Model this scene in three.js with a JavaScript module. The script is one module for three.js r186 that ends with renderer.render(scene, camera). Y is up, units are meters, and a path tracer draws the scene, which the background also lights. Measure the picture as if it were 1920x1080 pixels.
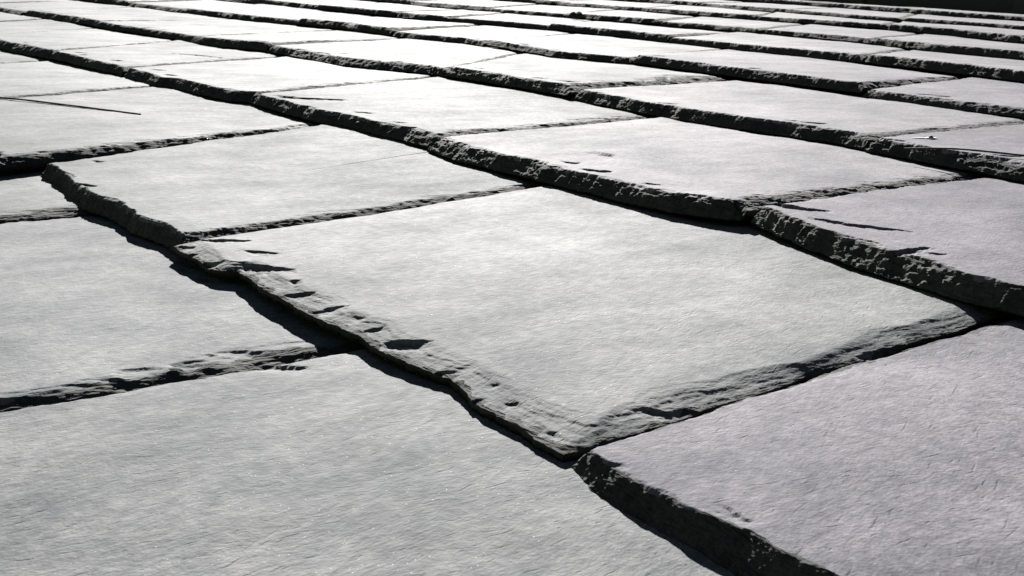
import * as THREE from 'three';
import { ImprovedNoise } from 'three/addons/math/ImprovedNoise.js';
import { mergeGeometries } from 'three/addons/utils/BufferGeometryUtils.js';

// ------------------------------------------------------------------ frame
// Roof coordinates: U along the courses (horizontal), V up the slope, N off the slates, metres.
const PITCH = THREE.MathUtils.degToRad(30), BASE_Y = 4.2;
const toLocal = (U, V, N) => new THREE.Vector3(U, N, -V);
const roofQ = new THREE.Quaternion().setFromAxisAngle(new THREE.Vector3(1, 0, 0), PITCH);
const toWorld = (U, V, N) => toLocal(U, V, N).applyQuaternion(roofQ).add(new THREE.Vector3(0, BASE_Y, 0));
const dirWorld = (U, V, N) => toLocal(U, V, N).applyQuaternion(roofQ);

const scene = new THREE.Scene();
// ------------------------------------------------------------------ camera
const camera = new THREE.PerspectiveCamera(25.658, 16 / 9, 0.02, 4000);
camera.position.copy(toWorld(0, 0.043879, 0.149856));
camera.up.copy(dirWorld(-0.224421, 0.148797, 0.963065));
camera.lookAt(camera.position.clone().add(dirWorld(-0.792308, 0.547511, -0.269222)));
camera.focus = 0.62; camera.userData.fStop = 110;
scene.add(camera);
// ------------------------------------------------------------------ sky and sun
const SUN_AZ = -3.5, SUN_EL = 24;                                        // relative to the view and the roof plane
const sunDir = (() => {
  const a = THREE.MathUtils.degToRad(SUN_AZ), e = THREE.MathUtils.degToRad(SUN_EL);
  const F = [-0.822685, 0.568502], R = [0.567355, 0.823476];           // view direction and its right, flattened on the roof
  return dirWorld(Math.cos(e) * (Math.cos(a) * F[0] + Math.sin(a) * R[0]), Math.cos(e) * (Math.cos(a) * F[1] + Math.sin(a) * R[1]), Math.sin(e)).normalize();
})();
{ // a clear deep blue sky, paler towards the horizon and round the sun
  const W = 512, H = 256, d = new Float32Array(W * H * 4), dir = new THREE.Vector3();
  for (let j = 0; j < H; j++) for (let i = 0; i < W; i++) {
    const ph = ((i + 0.5) / W - 0.5) * Math.PI * 2, el = ((j + 0.5) / H - 0.5) * Math.PI;
    dir.set(Math.cos(el) * Math.cos(ph), Math.sin(el), Math.cos(el) * Math.sin(ph));
    const h = Math.max(0, dir.y), hz = Math.exp(-h * 5), au = Math.exp(-Math.acos(Math.min(1, dir.dot(sunDir))) * 5);
    const k = dir.y < 0 ? 0.45 : 1;
    d.set([(0.009 + 0.03 * hz + 0.1 * au) * k, (0.015 + 0.034 * hz + 0.1 * au) * k, (0.027 + 0.038 * hz + 0.1 * au) * k, 1], (j * W + i) * 4);
  }
  const t = new THREE.DataTexture(d, W, H, THREE.RGBAFormat, THREE.FloatType); t.mapping = THREE.EquirectangularReflectionMapping; t.magFilter = t.minFilter = THREE.LinearFilter; t.needsUpdate = true;
  scene.background = t; scene.environment = t;
}
const sun = new THREE.DirectionalLight(0xfffcf8, 5); sun.name = 'sun';
const aim = toWorld(-0.9, 0.8, 0);
sun.position.copy(aim).addScaledVector(sunDir, 12); sun.target.position.copy(aim); sun.castShadow = true;
Object.assign(sun.shadow.camera, { left: -3.5, right: 3.5, top: 3.5, bottom: -3.5, near: 1, far: 30 });
sun.shadow.mapSize.set(2048, 2048);
scene.add(sun, sun.target);
const renderer = new THREE.WebGLRenderer({ antialias: true });
renderer.shadowMap.enabled = true;
renderer.toneMapping = THREE.LinearToneMapping;
renderer.toneMappingExposure = 3.35;

// ------------------------------------------------------------------ helpers
let seed = 20240611;
const rnd = () => { seed = (seed + 0x6d2b79f5) | 0; let t = Math.imul(seed ^ (seed >>> 15), 1 | seed); t = (t + Math.imul(t ^ (t >>> 7), 61 | t)) ^ t; return ((t ^ (t >>> 14)) >>> 0) / 4294967296; };
const rr = (a, b) => a + (b - a) * rnd();
const PN = new ImprovedNoise(), noise = (x, y, z) => PN.noise(x, y, z);
const clamp = (x, a = 0, b = 1) => x < a ? a : x > b ? b : x;
const sstep = (a, b, x) => { const t = clamp((x - a) / (b - a)); return t * t * (3 - 2 * t); };
const lerp = (a, b, t) => a + (b - a) * t;
function poly(list, x) {                                               // piecewise linear through [x, y] pairs
  if (x <= list[0][0]) return list[0][1];
  for (let i = 1; i < list.length; i++) if (x <= list[i][0]) return lerp(list[i - 1][1], list[i][1], (x - list[i - 1][0]) / (list[i][0] - list[i - 1][0]));
  return list[list.length - 1][1];
}
const used = {};
function numbered(name) { const n = used[name] = (used[name] ?? -1) + 1; return n ? name + '_' + String(n).padStart(3, '0') : name; }
function roofGroup(name, data) {                                       // a Group laid on the roof plane
  const g = new THREE.Group(); g.name = numbered(name); g.quaternion.copy(roofQ); g.position.set(0, BASE_Y, 0); Object.assign(g.userData, data); scene.add(g); return g;
}
function mesh(name, geo, mat, parent, data) {
  const m = new THREE.Mesh(geo, mat); m.name = numbered(name); m.castShadow = m.receiveShadow = true; if (data) Object.assign(m.userData, data); parent.add(m); return m;
}

// ------------------------------------------------------------------ slate surface
const TEX = 1024, TEXM = 0.26;                                         // one texture tile is 26 cm of slate
function tileNoise(cells, cellsY, s) {                                 // tileable value-gradient noise on the unit square
  const gx = new Float32Array(cells * cellsY), gy = new Float32Array(cells * cellsY);
  let q = s; const r = () => { q = (q * 1664525 + 1013904223) >>> 0; return q / 4294967296; };
  for (let i = 0; i < gx.length; i++) { const a = r() * Math.PI * 2; gx[i] = Math.cos(a); gy[i] = Math.sin(a); }
  return (x, y) => {
    x *= cells; y *= cellsY; const xi = Math.floor(x), yi = Math.floor(y), fx = x - xi, fy = y - yi;
    const u = fx * fx * fx * (fx * (fx * 6 - 15) + 10), v = fy * fy * fy * (fy * (fy * 6 - 15) + 10);
    const g = (i, j) => { const k = ((yi + j) % cellsY) * cells + ((xi + i) % cells); return gx[k] * (fx - i) + gy[k] * (fy - j); };
    return lerp(lerp(g(0, 0), g(1, 0), u), lerp(g(0, 1), g(1, 1), u), v);
  };
}
const maps = (() => {
  const H = new Float32Array(TEX * TEX), C = new Float32Array(TEX * TEX);
  const layers = [[10, 5, 0.3, 1], [26, 12, 0.3, 2], [60, 28, 0.4, 3], [130, 66, 0.6, 4], [256, 140, 0.75, 5], [500, 300, 0.6, 6]].map(([a, b, w, s]) => [tileNoise(a, b, s * 7919), w]);
  const cl = [[3, 2, 0.6, 11], [7, 5, 0.5, 12], [18, 12, 0.45, 13], [90, 50, 0.6, 14]].map(([a, b, w, s]) => [tileNoise(a, b, s * 104729), w]);
  const warp = tileNoise(6, 6, 777);
  for (let j = 0; j < TEX; j++) for (let i = 0; i < TEX; i++) {
    const x = i / TEX, y = j / TEX, wx = (x + 0.02 * warp(x, y) + 1) % 1, wy = (y + 0.02 * warp(y, x) + 1) % 1;
    let h = 0; for (const [n, w] of layers) h += w * n(wx, wy);
    let c = 0; for (const [n, w] of cl) c += w * n(wx, wy);
    H[j * TEX + i] = h; C[j * TEX + i] = c;
  }
  // cleavage ticks: short thin scratches along the grain
  let q = 99; const r = () => { q = (q * 1664525 + 1013904223) >>> 0; return q / 4294967296; };
  for (let k = 0; k < 1500; k++) {
    const L = 6 + r() * r() * 46, a = Math.PI / 2 + (r() - 0.5) * 0.9, dx = Math.cos(a), dy = Math.sin(a), d = 0.25 + r() * 0.7; let x = r() * TEX, y = r() * TEX;
    for (let s = 0; s < L; s++) { x += dx + (r() - 0.5) * 0.5; y += dy; const f = d * Math.sin(Math.PI * s / L); const id = ((Math.floor(y) + TEX) % TEX) * TEX + (Math.floor(x) + TEX) % TEX, i2 = ((Math.floor(y) + TEX) % TEX) * TEX + (Math.floor(x + 1) + TEX) % TEX; H[id] -= f * 1.5; H[i2] -= f * 0.9; C[id] -= f * 0.5; }
  }
  const bump = new Uint8Array(TEX * TEX * 4), col = new Uint8Array(TEX * TEX * 4), rough = new Uint8Array(TEX * TEX * 4);
  for (let k = 0; k < TEX * TEX; k++) {
    const b = clamp(0.5 + 0.36 * H[k]) * 255; bump.set([b, b, b, 255], k * 4);
    const m = 1 + 0.24 * C[k] + 0.22 * H[k] + 0.1 * (r() - 0.5), fleck = r() > 0.9988 ? 1.5 : 1;
    const v = clamp(0.72 * m * fleck, 0.2, 1) * 255; col.set([Math.min(255, v * (1 + 0.02 * C[k])), v, Math.min(255, v * (1 - 0.02 * C[k])), 255], k * 4);
    const g = clamp(0.86 - 0.05 * C[k] + 0.06 * H[k] - (fleck > 1 ? 0.35 : 0), 0.3, 1) * 255; rough.set([g, g, g, 255], k * 4);
  }
  const mk = (d, srgb) => { const t = new THREE.DataTexture(d, TEX, TEX); t.wrapS = t.wrapT = THREE.RepeatWrapping; t.magFilter = THREE.LinearFilter; t.minFilter = THREE.LinearMipmapLinearFilter; t.generateMipmaps = true; t.anisotropy = 8; if (srgb) t.colorSpace = THREE.SRGBColorSpace; t.needsUpdate = true; return t; };
  return { bump: mk(bump), col: mk(col, true), rough: mk(rough) };
})();
const breakMap = (() => {                                              // the torn, splintered face of a broken edge
  const N = 512, d = new Uint8Array(N * N * 4), ls = [[4, 11, 0.5, 31], [9, 30, 0.5, 32], [20, 64, 0.4, 33], [48, 130, 0.2, 34]].map(([a, b, w, q]) => [tileNoise(a, b, q * 6151), w]);
  for (let j = 0; j < N; j++) for (let i = 0; i < N; i++) { const x = i / N, y = j / N; let h = 0; for (const [n, w] of ls) h += w * (1 - 2.6 * Math.abs(n(x, y))); const st = h * 3, fl = Math.floor(st); h = lerp(h, (fl + sstep(0.6, 1, st - fl)) / 3, 0.6); const v = clamp(0.25 + 0.4 * h) * 255; d.set([v, v, v, 255], (j * N + i) * 4); }
  const t = new THREE.DataTexture(d, N, N); t.wrapS = t.wrapT = THREE.RepeatWrapping; t.repeat.set(2.2, 2.2); t.magFilter = THREE.LinearFilter; t.minFilter = THREE.LinearMipmapLinearFilter; t.generateMipmaps = true; t.anisotropy = 8; t.needsUpdate = true; return t;
})();
const SLATE_TINTS = [[0.228, 0.243, 0.25], [0.234, 0.226, 0.255], [0.2, 0.214, 0.224], [0.212, 0.222, 0.235], [0.196, 0.187, 0.222], [0.21, 0.202, 0.234], [0.184, 0.196, 0.205], [0.234, 0.243, 0.252]];
const slateMats = SLATE_TINTS.map(([r, g, b], i) => new THREE.MeshPhysicalMaterial({ name: 'slate', specularIntensity: 0.22, color: new THREE.Color().setRGB(r, g, b), map: maps.col, bumpMap: maps.bump, bumpScale: 0.00032, roughnessMap: maps.rough, roughness: [1, 0.99, 0.98, 1, 0.98, 1, 1, 0.97][i], metalness: 0 }));

const shadedEdgeMats = [[0.078, 0.081, 0.077], [0.068, 0.07, 0.07]].map(([r, g, b]) => new THREE.MeshPhysicalMaterial({ name: 'shaded_broken_slate', specularIntensity: 0.5, color: new THREE.Color().setRGB(r, g, b), map: maps.col, bumpMap: breakMap, bumpScale: 0.0016, roughness: 1 }));  // rough broken slate, colour darkened further to paint in the shade on the edges
// ------------------------------------------------------------------ the roof, course by course
const G = 0.25, T = 0.0088;                                             // exposed length of a course, usual thickness of a slate
// how far each course's lower edge strays from its line, in millimetres, along U
const LINE = {
  1: [[-1.6, -4], [-0.837, -2.1], [-0.791, -3.1], [-0.705, -9.1], [-0.678, -5.6], [-0.635, -5.2], [-0.6, -2.3], [-0.5745, -3], [-0.574, -5.7], [-0.556, -6.8], [-0.527, -5.7], [-0.52, -4], [-0.515, 1.1], [-0.474, -0.5], [-0.425, 0.4], [-0.405, 3.8], [-0.391, 2.3], [-0.374, 4.2], [-0.354, 6.2], [-0.348, 8.7], [-0.338, 6.8], [-0.326, 3.6], [-0.298, 2.4], [-0.278, 1.2], [-0.27, 2], [-0.255, -3], [-0.239, -4.1], [-0.214, -2], [-0.197, -3]],
  2: [[-2.6, -70], [-1.719, -48], [-1.597, -34], [-1.375, -21.2], [-1.261, -22], [-1.241, -13], [-1.164, -11.4], [-1.11, -6], [-1.094, 6], [-1.072, 3.3], [-1.005, -2], [-0.941, -2], [-0.906, 6], [-0.815, 9], [-0.771, 6], [-0.77, 1], [-0.721, -6.8], [-0.577, -4.1], [-0.528, -4.9], [-0.492, 2.4], [-0.474, 9], [-0.465, 16], [-0.451, 13.1], [-0.416, 2.5], [-0.375, -5.4], [-0.341, -10.2], [-0.283, -10]],
  3: [[-3.4, -120], [-2.585, -100], [-2.249, -76], [-2.033, -70], [-1.812, -52], [-1.708, -52], [-1.568, -20], [-1.34, -20], [-1.213, 15], [-0.978, 18.3], [-0.846, 9.3], [-0.783, 8], [-0.635, 19], [-0.463, 5.8]],
  4: [[-3.6, -120], [-2.966, -96], [-2.563, -70], [-2.136, -42], [-1.883, -6], [-1.653, 4], [-1.552, 30], [-1.31, 5], [-1.192, 38], [-0.981, 24], [-0.819, 19], [-0.66, 15]],
  5: [[-3.6, -100], [-2.866, -66], [-2.315, -34], [-2.029, -20], [-1.787, 25], [-1.438, 33], [-1.093, 30], [-0.936, 20], [-0.801, 6]],
  6: [[-3.5, -70], [-2.447, -37], [-2.07, -24], [-1.849, 4], [-1.586, 22], [-1.274, 17], [-1.127, -6], [-0.964, -6]],
  7: [[-2.452, -12], [-2.134, 8], [-1.831, 6], [-1.466, 24], [-1.28, 14], [-1.118, -22]],
  8: [[-2.395, -10], [-2.082, -16], [-1.64, -38], [-1.283, -34]],
  9: [[-2.5, 0], [-1.9, -38], [-1.6, -76], [-1.42, -75]],
};
const lineV = (k, U) => k * G + (LINE[k] ? poly(LINE[k], U) / 1000 : 0);
// joints of each course: [U at the tail, U at the head]
const JOINTS = {
  0: [[-0.94, -0.98], [-0.677, -0.703], [-0.393, -0.409]],
  1: [[-1.14, -1.27], [-0.824, -0.936], [-0.574, -0.623], [-0.272, -0.297]],
  2: [[-1.60, -1.80], [-1.37, -1.50], [-1.085, -1.197], [-0.77, -0.82], [-0.466, -0.496]],
  3: [[-2.8, -2.99], [-2.488, -2.66], [-2.118, -2.21], [-1.739, -1.869], [-1.552, -1.67], [-1.173, -1.386], [-0.954, -1.0], [-0.6, -0.625]],
  4: [[-3.0, -3.2], [-2.7, -2.9], [-2.423, -2.64], [-1.989, -2.16], [-1.707, -1.86], [-1.487, -1.614], [-1.19, -1.28], [-0.821, -0.879]],
  5: [[-2.72, -2.92], [-2.4, -2.58], [-2.092, -2.258], [-1.942, -2.1], [-1.688, -1.853], [-1.4, -1.5], [-1.037, -1.143], [-0.72, -0.78]],
  6: [[-2.75, -2.94], [-2.45, -2.64], [-2.160, -2.36], [-1.93, -2.1], [-1.685, -1.848], [-1.45, -1.58], [-1.217, -1.333], [-0.92, -1.0]],
  7: [[-2.6, -2.76], [-2.3, -2.46], [-2.0, -2.16], [-1.699, -1.859], [-1.405, -1.537], [-1.13, -1.2], [-0.86, -0.9]],
  8: [[-2.4, -2.5], [-2.1, -2.2], [-1.82, -1.92], [-1.531, -1.674], [-1.24, -1.3], [-0.95, -1.0]],
  9: [[-2.3, -2.3], [-2.0, -2.0], [-1.74, -1.74], [-1.46, -1.46], [-1.17, -1.17]],
};
const SPAN = { 0: [-1.3, 0.2], 1: [-2.5, 0.25], 2: [-3.4, 0.3], 3: [-3.7, 0.2], 4: [-3.7, 0.1], 5: [-3.7, 0], 6: [-3.5, -0.1], 7: [-3.3, -0.3], 8: [-3.2, -0.4], 9: [-3.1, -0.5] };
// slates with a look of their own, by course and place from the left joint listed above
const SPECIAL = {
  '1:-0.574': { lift: [0.003, 0.0002], head: [0.001, 0.0022], wB: 0.011, wB2: 0.019, wR: 0.012, pB: 1.1, t: 0.0058, t2: 0.0062, lip: 0.5, lipR: 0.45, amp: 0.4, terr: 0.5, torn: 0.12, tint: 7, label: 'big pale slate in the middle, tilted up, with dark chips along its lower edge' },
  '1:-0.272': { t: 0.0075, t2: 0.0135, wB: 0.0062, pB: 0.9, torn: 1, terr: 0.5, amp: 0.85, lift: [0, 0.001], head: [0, 0.001], tint: 1, label: 'slate in the lower right corner with a broad broken edge, its colour darkened for shade' },
  '0:-0.677': { head: [-0.001, -0.0018], wR: 0.011, tint: 2, label: 'slate at the left side of the big pale slate' },
  '0:-0.393': { head: [0, 0.0012], tint: 7, label: 'large smooth pale slate filling the lower left of the picture' },
  '1:-0.824': { wB: 0.0065, pB: 1.0, wR: 0.009, tint: 6, t: 0.0085, lift: [0, 0.0005] },
  '1:-1.140': { wR: 0.009, t: 0.01, lift: [0.001, 0.004], lipR: 0.5, tint: 6, dv: [-0.03, -0.03] },
  '2:-0.770': { lift: [0.0015, 0.0045], wB: 0.0115, pB: 1.1, t: 0.0098, tint: 1 },
  '2:-0.466': { lift: [0.0035, 0.002], wB: 0.0095, pB: 1.05, t: 0.0105, terr: 0.6, torn: 0.9, tint: 4 },
  '2:-1.085': { tint: 6, wB: 0.008, pB: 1.05, t: 0.009, lift: [0.0005, 0.0015] },
  '3:-1.173': { wB: 0.011, wR: 0.022, lipR: 0.35, t: 0.0105, lift: [0.002, 0.003] },
  '3:-0.954': { wB: 0.01, wR: 0.014, t: 0.01, lift: [0, 0.001] },
  '3:-0.600': { lift: [0.001, 0.002], wB: 0.011, t: 0.0105, tint: 4 },
  '4:-1.190': { lift: [0.001, 0.003], wB: 0.009, t: 0.01 },
};
// flake scars: [U, V] to [U, V] of the broken step, and its height in millimetres
const SCARS = [[-0.57, 0.255, -0.554, 0.281, 1.3], [-0.569, 0.245, -0.558, 0.25, 1.1], [-0.554, 0.241, -0.549, 0.249, 1.3], [-0.534, 0.244, -0.526, 0.25, 2], [-0.54, 0.266, -0.523, 0.279, 1.3], [-0.517, 0.258, -0.49, 0.273, 2.7], [-0.48, 0.261, -0.478, 0.266, 1.4], [-0.467, 0.253, -0.458, 0.265, 1.8], [-0.44, 0.252, -0.434, 0.266, 1.3], [-0.426, 0.261, -0.412, 0.263, 0.7], [-0.407, 0.256, -0.405, 0.267, 1.3], [-0.389, 0.257, -0.376, 0.272, 2.4], [-0.353, 0.254, -0.349, 0.264, 0.9], [-0.332, 0.264, -0.328, 0.267, 0.7], [-0.324, 0.25, -0.323, 0.258, 0.9], [-0.314, 0.259, -0.312, 0.264, 0.9], [-0.313, 0.252, -0.309, 0.254, 0.7], [-0.287, 0.255, -0.284, 0.259, 0.8], [-0.29, 0.403, -0.291, 0.43, 3.2], [-0.286, 0.29, -0.277, 0.317, 1.2], [-0.47, 0.536, -0.438, 0.544, 3.2], [-0.424, 0.525, -0.376, 0.552, 2], [-0.358, 0.495, -0.358, 0.527, 2.5], [-1.044, 0.521, -1.005, 0.569, 3.6], [-0.404, 0.214, -0.388, 0.23, 1.8], [-0.74, 0.249, -0.725, 0.257, 1.6], [-0.821, 0.28, -0.811, 0.288, 1.1], [-0.259, 0.252, -0.246, 0.255, 0.9], [-0.216, 0.258, -0.201, 0.257, 0.9], [-0.659, 0.568, -0.631, 0.566, 2.2], [-1.556, 0.607, -1.461, 0.652, 2.8], [-0.93, 0.748, -0.924, 0.787, 3]];

const CAM = { U: 0, V: 0.043879, N: 0.149856 };
const topInfo = [];                                                    // for laying things on the slates
const tintAt = (U, V) => { const r = rnd(), x = (0.567 * U + 0.823 * (V - 0.044)) / (-0.792 * U + 0.5475 * (V - 0.044)); return x + rr(-0.12, 0.12) > 0.02 ? [1, 4, 5][Math.floor(r * 3)] : [0, 2, 3, 6][Math.floor(r * 4)]; };
function layout() {
  const out = [];
  for (let k = 0; k <= 9; k++) {
    let js = JOINTS[k].slice(); const [lo, hi] = SPAN[k];
    const slopeL = js[0][1] - js[0][0], slopeR = js[js.length - 1][1] - js[js.length - 1][0];
    while (js[0][0] > lo) { const w = rr(0.24, 0.36); js.unshift([js[0][0] - w, js[0][0] - w + slopeL * 1.02]); }
    while (js[js.length - 1][0] < hi) { const w = rr(0.24, 0.36); const e = js[js.length - 1]; js.push([e[0] + w, e[0] + w + slopeR * 0.7]); }
    for (let i = 0; i + 1 < js.length; i++) {
      const key = k + ':' + js[i][0].toFixed(3), sp = SPECIAL[key] || {};
      out.push({ k, key, L: js[i], R: js[i + 1], ...(t => ({ t, t2: sp.t2 ?? t * rr(0.9, 1.1) }))(sp.t ?? T * rr(0.82, 1.25) * (k > 5 ? 0.9 : 1)), lift: sp.lift ?? [rr(-0.0003, 0.0022), rr(-0.0003, 0.0022)], head: sp.head ?? [rr(-0.0014, 0.001), rr(-0.0014, 0.001)], dv: sp.dv ?? (k > 2 || (k === 2 && i < 2) ? [rr(-0.004, 0.004), rr(-0.004, 0.004)] : [0, 0]),
        wB: sp.wB ?? rr(0.0065, 0.0115), wR: sp.wR ?? rr(0.009, 0.016), pB: sp.pB ?? rr(1, 1.35), lip: sp.lip ?? rr(0.04, 0.14), lipR: sp.lipR ?? rr(0.5, 0.7), amp: sp.amp ?? 1, wB2: sp.wB2 ?? null, torn: sp.torn ?? 0.75, terr: sp.terr ?? rr(0.6, 0.85), tint: (x => sp.tint ?? x)(tintAt((js[i][0] + js[i + 1][0]) / 2, k * G + 0.12)), label: sp.label, seed: rr(0, 200), gap: rr(0.0015, 0.003) });
    }
  }
  return out;
}
// spacing that is fine near both ends of [0, len] (or only one) and coarse between
function spacing(len, fineA, bandA, fineB, bandB, coarse) {
  const a = [0]; let x = 0;
  while (x < len - 1e-6) {
    let st = coarse;
    if (x < bandA) st = fineA; else st = Math.min(st, fineA + (x - bandA) * 0.25);
    const y = len - x; if (y < bandB) st = Math.min(st, fineB); else st = Math.min(st, fineB + (y - bandB) * 0.22);
    x += st; a.push(x);
  }
  const f = len / a[a.length - 1]; return a.map(v => v * f);
}
const SC_DIR = [0.5674, 0.8235];
function makeSlate(s) {
  const uL = s.L[0] + s.gap * 0.5, uR = s.R[0] - s.gap * 0.5, W = uR - uL, k = s.k, sd = s.seed;
  // distance to the camera sets how finely the edges are cut
  const near = (U, V) => Math.hypot(U - CAM.U, V - CAM.V, CAM.N);
  const dist = near(clamp(0, uL, uR), k * G + 0.05);
  const seen = uL < [-0.1, -0.15, -0.2, -0.38, -0.52, -0.7, -0.85, -1, -1.15, -1.3][k];
  const cell = seen ? Math.max(0.0006, dist * 0.0011) : 0.006;
  const tailSeen = seen && k > 0;
  const cU = tailSeen ? cell : Math.max(cell, 0.002);
  const cols = spacing(W, seen ? cell : 0.006, 0.01, seen ? cell : 0.006, 0.02, Math.max(cU, tailSeen ? cell * 1.15 : 0.003));
  const NL = 9, hs = []; { let q = Math.floor(sd * 1e5); const r = () => { q = (q * 1664525 + 1013904223) >>> 0; return q / 4294967296; }; let sum = 0; for (let i = 0; i < NL; i++) { const w = 0.5 + r() * 1.1; hs.push(w); sum += w; } for (let i = 0; i < NL; i++) hs[i] /= sum; }
  const scars = SCARS.filter(c => { const mu = (c[0] + c[2]) / 2, mv = (c[1] + c[3]) / 2, q = (mv - lineV(k, mu)) / G; const a = lerp(s.L[0], s.L[1], q), b = lerp(s.R[0], s.R[1], q); return q > -0.02 && q < 1 && mu > a && mu < b; });
  if (seen && k > 1) { // a few more of the kind on the farther slates
    let q = Math.floor(sd * 7e4); const r = () => { q = (q * 1664525 + 1013904223) >>> 0; return q / 4294967296; };
    for (let i = 0; i < 3; i++) { const u0 = lerp(uL, uR, r()), v0 = lineV(k, u0) + 0.014 + r() * 0.016, L = 0.012 + 0.03 * r(); scars.push([u0, v0, u0 + SC_DIR[0] * L, v0 + SC_DIR[1] * L * 0.5, 0.8 + 1.5 * r()]); }
  }
  let band = s.wB2 ? 0.03 : Math.max(0.012, s.wB * 1.9); for (const c of scars) { const d = (Math.max(c[1], c[3]) - lineV(k, c[0])); if (d < 0.07) band = Math.max(band, d + 0.008); }
  const QL = G * 1.1, rows = spacing(QL, tailSeen ? cell : Math.max(0.004, cell), band, 0.004, 0.01, seen ? Math.max(0.002, cell * 2) : 0.01);
  const nc = cols.length, nr = rows.length, pos = new Float32Array(nc * nr * 3), uv = new Float32Array(nc * nr * 2);
  const uo = sd * 0.37 % 1, vo = sd * 0.71 % 1, rot = ((sd * 13.7) % 1 - 0.5) * 0.35, cr = Math.cos(rot), sr = Math.sin(rot), flip = sd % 2 < 1 ? 1 : -1;
  const Dv = new Float32Array(nc * nr), side = new Uint8Array(nc * nr);
  const edgeUV = (x, y, z, sd1) => sd1 ? [-z / TEXM + vo, (x - y) / TEXM + uo] : [x / TEXM + uo, (y - z) / TEXM + vo];
  for (let j = 0; j < nr; j++) for (let i = 0; i < nc; i++) {
    const a = cols[i] / W, r = rows[j], q = r / G;
    const uT = lerp(uL, uR, a), uH = lerp(s.L[1] + s.gap * 0.5, s.R[1] - s.gap * 0.5, a);
    const sideW = 0.0016 * noise(q * 9, sd, a < 0.5 ? 3.1 : 8.7) + 0.0008 * noise(q * 40, sd, a < 0.5 ? 1.1 : 5.7);
    const sideF = Math.pow(Math.abs(a - 0.5) * 2, 8);
    let U = lerp(uT, uH, q) + sideW * sideF;
    const vt = lineV(k, uT) + lerp(s.dv[0], s.dv[1], a) + 0.0022 * noise(uT * 32, sd, 0.3) + 0.0011 * noise(uT * 110, sd, 2.3) + 0.0006 * noise(uT * 330, sd, 4.1);
    const vh = k < 9 ? lineV(k + 1, uH) : (k + 1) * G + LINE[9][2][1] / 1000;
    const tf = Math.max(0, 1 - r / 0.12);
    let V = lerp(lerp(lineV(k, uT), vh, q), lerp(vt, vh, q), tf);
    const dB = r, dR = (1 - a) * W, dL = a * W;
    // bevel widths wander along the edges
    const wob = 1 + 0.55 * noise(uT * 22, sd, 11.5) + 0.3 * noise(uT * 60, sd, 15.5);
    const wobR = 1 + 0.6 * noise(V * 20, sd, 21.5) + 0.35 * noise(V * 55, sd, 25.5);
    const xB = dB / ((s.wB2 ? lerp(s.wB, s.wB2, a) : s.wB) * Math.max(0.4, wob)), xR = dR / (s.wR * Math.max(0.35, wobR)), xL = dL / 0.006;
    let D = Math.min(xB, xR, xL);
    { const m = 0.5; const h = Math.max(m - Math.abs(xB - xR), 0) / m; if (xB < 2 && xR < 2) D = Math.min(D, Math.min(xB, xR) - h * h * m * 0.3); }
    let f = 1, fine = 0;
    if (D < 2.2) {
      const p = xR < xB ? 1.15 : s.pB;
      // coordinates along and across the edge: flakes are drawn out along it
      const al = xR < xB ? V : U, ac = xR < xB ? U : V;
      const bl = al * 0.8 + ac * 0.6 + 0.002 * noise(U * 90, V * 90, sd + 31), bc = ac * 0.8 - al * 0.6 + 0.002 * noise(U * 90, V * 90, sd + 47);
      const sh = 0.3 * noise(al * 45, ac * 60, sd) + 0.16 * noise(bl * 120, bc * 140, sd + 9) + 0.08 * noise(bl * 310, bc * 340, sd + 4);
      let ter = 0;
      for (let l = 0; l < NL; l++) {
        const kk = (l + 0.5) / NL, e = Math.pow(kk, p);
        const n = (0.12 + 0.8 * kk) * (0.6 * noise(al * 38, ac * 60, sd + l * 3.7) + 0.3 * noise(bl * 105, bc * 140, sd + l * 5.1) + 0.14 * noise(bl * 290, bc * 350, sd + l));
        ter += hs[l] * sstep(e - 0.025, e + 0.025, D + (n + sh * (0.3 + 0.5 * kk)) * (xR < xB ? s.amp * 1.8 : s.amp));
      }
      const ramp = Math.pow(clamp(D + 0.5 * s.amp * sh * clamp(1.6 - D)), 1 / p);
      const lipW = sstep(-0.3, 0.3, xB - xR), lip = lerp(s.lip, s.lipR, lipW); f = lip + (1 - lip) * lerp(ramp, ter, s.terr);
      const b = clamp(1.3 - D);
      const hack = Math.abs(noise(al * 240 + 0.6 * noise(U * 200, V * 200, sd), ac * 140, sd + 2)) - 0.2;                  // hackle marks running down the break
      fine = b * (xR < xB ? 0.6 : 1) * s.amp * s.amp * (0.0006 * hack + 0.0007 * noise(U * 330, V * 330, sd) + 0.0004 * noise(U * 800, V * 800, sd));
    }
    // plane of the slate: resting on the course below at its tail, one thickness lower where the next course starts
    const th = lerp(s.t, s.t2, a), tTop = th + lerp(s.lift[0], s.lift[1], a), hTop = lerp(s.head[0], s.head[1], a);
    let plane = lerp(tTop, hTop, q); if (q > 1) plane -= 0.002 * (q - 1) * 10;
    const warpA = 0.0009 * noise(U * 7, V * 7, sd * 1.3) + 0.00035 * noise(U * 24, V * 16, sd) + 0.00012 * noise(U * 90, V * 40, sd);
    let z = plane - th * (1 - f) + fine + warpA * sstep(0, 0.6, q) + warpA * 0.5;
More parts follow.
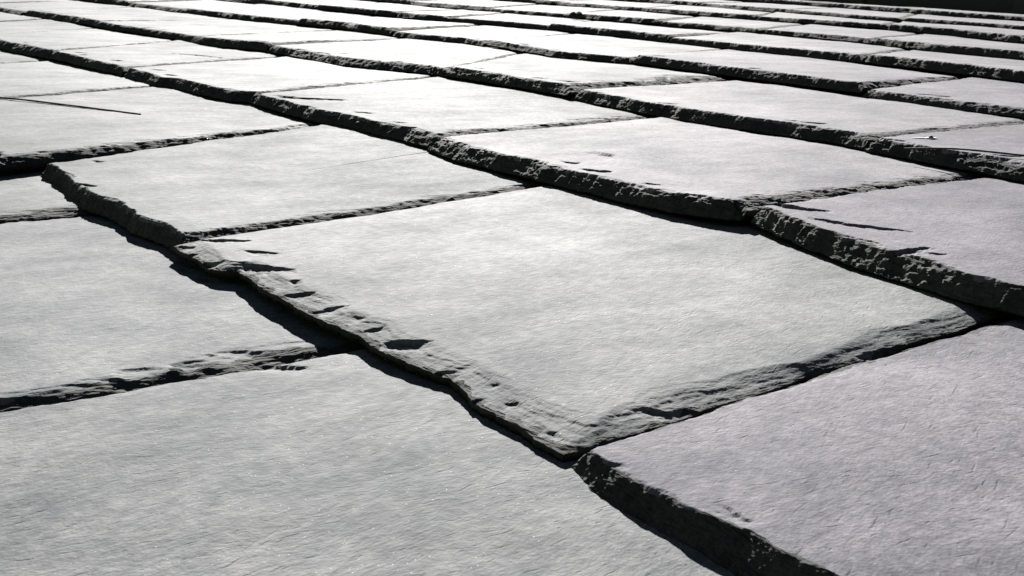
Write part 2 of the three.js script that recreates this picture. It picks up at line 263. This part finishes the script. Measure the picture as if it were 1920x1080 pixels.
    for (const c of scars) {
      const mu = (c[0] + c[2]) / 2, mv = (c[1] + c[3]) / 2; let ax = c[2] - c[0], ay = c[3] - c[1]; const L = Math.hypot(ax, ay); if (Math.abs(U - mu) > L + 0.02 || Math.abs(V - mv) > L + 0.02) continue;
      ax /= L; ay /= L; let cx = -ay, cy = ax; if (cx * -0.82 + cy * 0.57 < 0) { cx = -cx; cy = -cy; }      // across, away from the viewer
      const du = U - mu, dv = V - mv, h = c[0] * 91 + c[1] * 57;
      const tt = (du * ax + dv * ay) / (L * 0.5) + 0.35 * noise(U * 130, V * 130, h) + 0.18 * noise(U * 380, V * 380, h), wd = Math.min(0.012, 0.004 + c[4] * 0.0024) * (1 + 0.5 * noise(U * 150, V * 150, h + 6));
      const cc = (du * cx + dv * cy) + 0.0022 * noise(U * 110, V * 110, h + 9) + 0.001 * noise(U * 330, V * 330, h + 3) + 0.0005 * noise(U * 800, V * 800, h);
      const skew = Math.abs(tt + 0.25), along = clamp(1 - skew); if (along <= 0) continue;
      let ramp = cc > 0 ? sstep(0.0011, 0, cc) : clamp(1 + cc / wd);
      if (cc <= 0) ramp = lerp(ramp, (Math.floor(ramp * 3) + sstep(0.75, 1, ramp * 3 % 1)) / 3, 0.6);              // thin split layers inside the scar
      z -= c[4] * 0.00115 * Math.pow(along, 0.75) * ramp * (1 + 0.35 * noise(U * 400, V * 400, 1.5));
    }
    const o = j * nc + i; pos.set([U, z, -V], o * 3); side[o] = xR < xB ? 1 : 0; Dv[o] = D + 0.25 * noise(U * 200, V * 200, sd);
    const x = (U * cr - V * sr) * flip, y = U * sr + V * cr; uv.set([x / TEXM + uo, y / TEXM + vo], o * 2);
  }
  const idx = [];
  for (let j = 0; j + 1 < nr; j++) for (let i = 0; i + 1 < nc; i++) { const o = j * nc + i; idx.push(o, o + 1, o + nc + 1, o, o + nc + 1, o + nc); }
  const g = new THREE.BufferGeometry();
  g.setAttribute('position', new THREE.BufferAttribute(pos, 3)); g.setAttribute('uv', new THREE.BufferAttribute(uv, 2)); g.setIndex(idx); g.computeVertexNormals();
  const face = [], torn = [];
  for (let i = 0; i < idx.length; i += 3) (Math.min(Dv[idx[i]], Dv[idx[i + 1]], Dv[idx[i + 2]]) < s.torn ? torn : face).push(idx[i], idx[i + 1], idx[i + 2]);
  const pick = (list, edge) => {
    const map = new Map(), p = [], nn = [], u = [], id = [], N = g.attributes.normal.array;
    for (const o of list) { let w = map.get(o); if (w === undefined) { w = map.size; map.set(o, w); p.push(pos[o * 3], pos[o * 3 + 1], pos[o * 3 + 2]); nn.push(N[o * 3], N[o * 3 + 1], N[o * 3 + 2]); if (edge) u.push(...edgeUV(pos[o * 3], pos[o * 3 + 1], pos[o * 3 + 2], side[o])); else u.push(uv[o * 2], uv[o * 2 + 1]); } id.push(w); }
    const q = new THREE.BufferGeometry(); q.setAttribute('position', new THREE.Float32BufferAttribute(p, 3)); q.setAttribute('normal', new THREE.Float32BufferAttribute(nn, 3)); q.setAttribute('uv', new THREE.Float32BufferAttribute(u, 2)); q.setIndex(id); return q;
  };
  // broken rim and underside
  const P = [], I = [], UV = [];
  const rim = []; for (let i = 0; i < nc; i++) rim.push(i); for (let j = 1; j < nr; j++) rim.push(j * nc + nc - 1); for (let i = nc - 2; i >= 0; i--) rim.push((nr - 1) * nc + i); for (let j = nr - 2; j > 0; j--) rim.push(j * nc);
  const under = o => { const q = rows[Math.floor(o / nc)] / G, a = cols[o % nc] / W; const th = lerp(s.t, s.t2, a); return lerp(th + lerp(s.lift[0], s.lift[1], a), lerp(s.head[0], s.head[1], a), q) - th; };
  let cU0 = 0, cV0 = 0, cN0 = 0;
  for (const o of rim) { const x = pos[o * 3], y = pos[o * 3 + 1], z = pos[o * 3 + 2], b = Math.min(under(o), y - 0.0006); P.push(x, y, z, x, b, z); UV.push(...edgeUV(x, y, z, side[o]), ...edgeUV(x, b, z, side[o])); cU0 += x; cN0 += b; cV0 += z; }
  const n = rim.length; for (let i = 0; i < n; i++) { const a = i * 2, b = ((i + 1) % n) * 2; I.push(a, a + 1, b, b, a + 1, b + 1); }
  P.push(cU0 / n, cN0 / n, cV0 / n); UV.push(0, 0); for (let i = 0; i < n; i++) I.push(i * 2 + 1, n * 2, ((i + 1) % n) * 2 + 1);
  const g2 = new THREE.BufferGeometry(); g2.setAttribute('position', new THREE.Float32BufferAttribute(P, 3)); g2.setAttribute('uv', new THREE.Float32BufferAttribute(UV, 2)); g2.setIndex(I); g2.computeVertexNormals();
  topInfo.push({ s, uL, uR });
  return { face: pick(face), torn: mergeGeometries([pick(torn, true), g2]) };
}
function topAt(U, V) {
  for (const { s } of topInfo) {
    const q = (V - lineV(s.k, U)) / G; if (q < 0 || q > 1) continue;
    const a = lerp(s.L[0], s.L[1], q), b = lerp(s.R[0], s.R[1], q); if (U < a || U > b) continue;
    return lerp(s.t + (s.lift[0] + s.lift[1]) / 2, (s.head[0] + s.head[1]) / 2, q);
  }
  return 0.008;
}
const roof = roofGroup('slate_roof', { label: 'sunlit slope of a roof in thick grey slates with rough chipped edges', category: 'roof' });
let tris = 0;
for (const s of layout()) { const { face, torn } = makeSlate(s); tris += (face.index.count + torn.index.count) / 3; const m = mesh('slate', face, slateMats[s.tint], roof, s.label ? { label: s.label } : undefined); mesh('broken_edge', torn, shadedEdgeMats[Math.floor(s.seed) % 2], m); }
console.log('slate triangles', tris);
// dark felt on the boards under the slates
{
  const felt = new THREE.MeshStandardMaterial({ name: 'roofing_felt', color: new THREE.Color().setRGB(0.03, 0.03, 0.032), roughness: 0.95 });
  const g = new THREE.BoxGeometry(4.6, 0.02, 2.9); g.translate(-1.6, -0.034, -1.15); mesh('underlay', g, felt, roof);
}
// ------------------------------------------------------------------ ridge
{
  const clay = new THREE.MeshStandardMaterial({ name: 'ridge_clay', color: new THREE.Color().setRGB(0.022, 0.023, 0.025), roughness: 0.8, bumpMap: maps.bump, bumpScale: 0.0008 });
  const R = 0.115, t = 0.016, len = 0.44;
  const ring = new THREE.Shape(); ring.absarc(0, 0, R, 0, Math.PI, false); ring.absarc(0, 0, R - t, Math.PI, 0, true);
  const tile = new THREE.ExtrudeGeometry(ring, { depth: len - 0.008, bevelEnabled: true, bevelSize: 0.003, bevelThickness: 0.003, bevelSegments: 2, curveSegments: 24 });
  const cap = new THREE.Shape(); cap.absarc(0, 0, R + 0.007, 0, Math.PI, false); cap.absarc(0, 0, R - 0.002, Math.PI, 0, true);
  const roll = new THREE.ExtrudeGeometry(cap, { depth: 0.04, bevelEnabled: true, bevelSize: 0.003, bevelThickness: 0.003, bevelSegments: 2, curveSegments: 24 });
  for (let i = 0; i < 8; i++) {
    const u = -1.566 + (i - 4) * len + 0.004, gr = tile.clone(); const both = mergeGeometries([gr, roll.clone()]);
    const m = mesh('ridge_tile', both, clay, roof); m.rotation.y = Math.PI / 2; m.position.set(u, -0.004, -(2.345 + R - 0.045 * (u + 1.5)));
  }
}
// ------------------------------------------------------------------ small things on the slates
const onRoof = (o, data) => { Object.assign(o.userData, data); };
{
  const bark = new THREE.MeshStandardMaterial({ name: 'dry_twig', color: new THREE.Color().setRGB(0.045, 0.042, 0.035), roughness: 0.9 });
  const stalk = (name, pts, r0, r1, label, category) => {
    const g = roofGroup(name, { label, category });
    const c = new THREE.CatmullRomCurve3(pts.map(([U, V, h]) => toLocal(U, V, topAt(U, V) + h)));
    const tg = new THREE.TubeGeometry(c, 60, 1, 7); const p = tg.attributes.position;
    for (let i = 0; i <= 60; i++) { const ctr = c.getPointAt(i / 60), r = lerp(r0, r1, i / 60) * (1 + 0.2 * noise(i * 0.3, r0 * 1e3, 1)); for (let j = 0; j <= 7; j++) { const o = i * 8 + j; p.setXYZ(o, ctr.x + (p.getX(o) - ctr.x) * r, ctr.y + (p.getY(o) - ctr.y) * r, ctr.z + (p.getZ(o) - ctr.z) * r); } }
    mesh('stalk', tg, bark, g);
  };
  stalk('twig', [[-1.325, 0.233, 0.0005], [-1.1774, 0.3078, 0.0005], [-1.105, 0.345, 0.0005], [-1.0292, 0.383, 0.0005]], 0.0011, 0.0007, 'long thin dark twig lying across a pale slate at the left edge', 'twig');
  stalk('grass_stem', [[-0.5581, 0.757, 0.0014], [-0.5213, 0.765, 0.0016], [-0.44, 0.8, 0.0016]], 0.0006, 0.0008, 'thin dark dry stem lying along the chipped edge of a slate at the right', 'stem');
}
{
  const g = roofGroup('bird_dropping', { label: 'small white bird dropping with a dark core on a slate at the right', category: 'bird dropping' });
  const white = new THREE.MeshStandardMaterial({ name: 'dropping_white', color: new THREE.Color().setRGB(0.8, 0.8, 0.76), roughness: 0.8 }), dark = new THREE.MeshStandardMaterial({ name: 'dropping_dark', color: new THREE.Color().setRGB(0.03, 0.028, 0.02), roughness: 0.7 });
  const blob = (rx, ry, rz, s) => { const b = new THREE.SphereGeometry(1, 24, 14), p = b.attributes.position; for (let i = 0; i < p.count; i++) { const f = 1 + 0.3 * noise(p.getX(i) * 1.7 + s, p.getY(i) * 1.7, p.getZ(i) * 1.7); p.setXYZ(i, p.getX(i) * f * rx, p.getY(i) * ry, p.getZ(i) * f * rz); } b.computeVertexNormals(); return b; };
  const put = (geo, mat, U, V, h, name) => { const m = mesh(name, geo, mat, g); m.position.copy(toLocal(U, V, topAt(U, V) + h)); m.rotation.y = 0.967; };
  put(mergeGeometries([blob(0.0045, 0.0006, 0.0024, 1), blob(0.0055, 0.0005, 0.0013, 4).translate(-0.0085, 0, 0.0006)]), white, -0.574, 0.806, 0.0003, 'smear');
  put(blob(0.0016, 0.0012, 0.0014, 7), dark, -0.574, 0.806, 0.0009, 'core');
}
{
  const moss = new THREE.MeshStandardMaterial({ name: 'moss', color: new THREE.Color().setRGB(0.03, 0.036, 0.018), roughness: 1 });
  const g = roofGroup('moss_clump', { label: 'small dark clump of moss on the edge of a far course at the top', category: 'moss' });
  const parts = [];
  for (let i = 0; i < 60; i++) { const r = rr(0.004, 0.009), b = new THREE.IcosahedronGeometry(r, 1), p = b.attributes.position; for (let j = 0; j < p.count; j++) { const f = 1 + 0.35 * noise(p.getX(j) * 300 + i, p.getY(j) * 300, p.getZ(j) * 300); p.setXYZ(j, p.getX(j) * f, p.getY(j) * f, p.getZ(j) * f); } b.computeVertexNormals(); b.translate(rr(-0.019, 0.019), rr(0, 0.016), rr(-0.012, 0.012)); parts.push(b); }
  const m = mesh('cushion', mergeGeometries(parts), moss, g); m.position.copy(toLocal(-1.885, 1.487, 0.006)); m.rotation.y = 0.967; m.scale.set(0.45, 0.36, 0.45);
}
// ------------------------------------------------------------------ the ground far below
{
  const m = new THREE.Mesh(new THREE.PlaneGeometry(2600, 2600, 8, 8).rotateX(-Math.PI / 2), new THREE.MeshStandardMaterial({ name: 'grass', color: new THREE.Color().setRGB(0.06, 0.085, 0.03), roughness: 1 }));
  m.name = 'ground'; m.userData.kind = 'structure'; m.receiveShadow = true; scene.add(m);
}
renderer.setSize(1024, 576);
renderer.render(scene, camera);
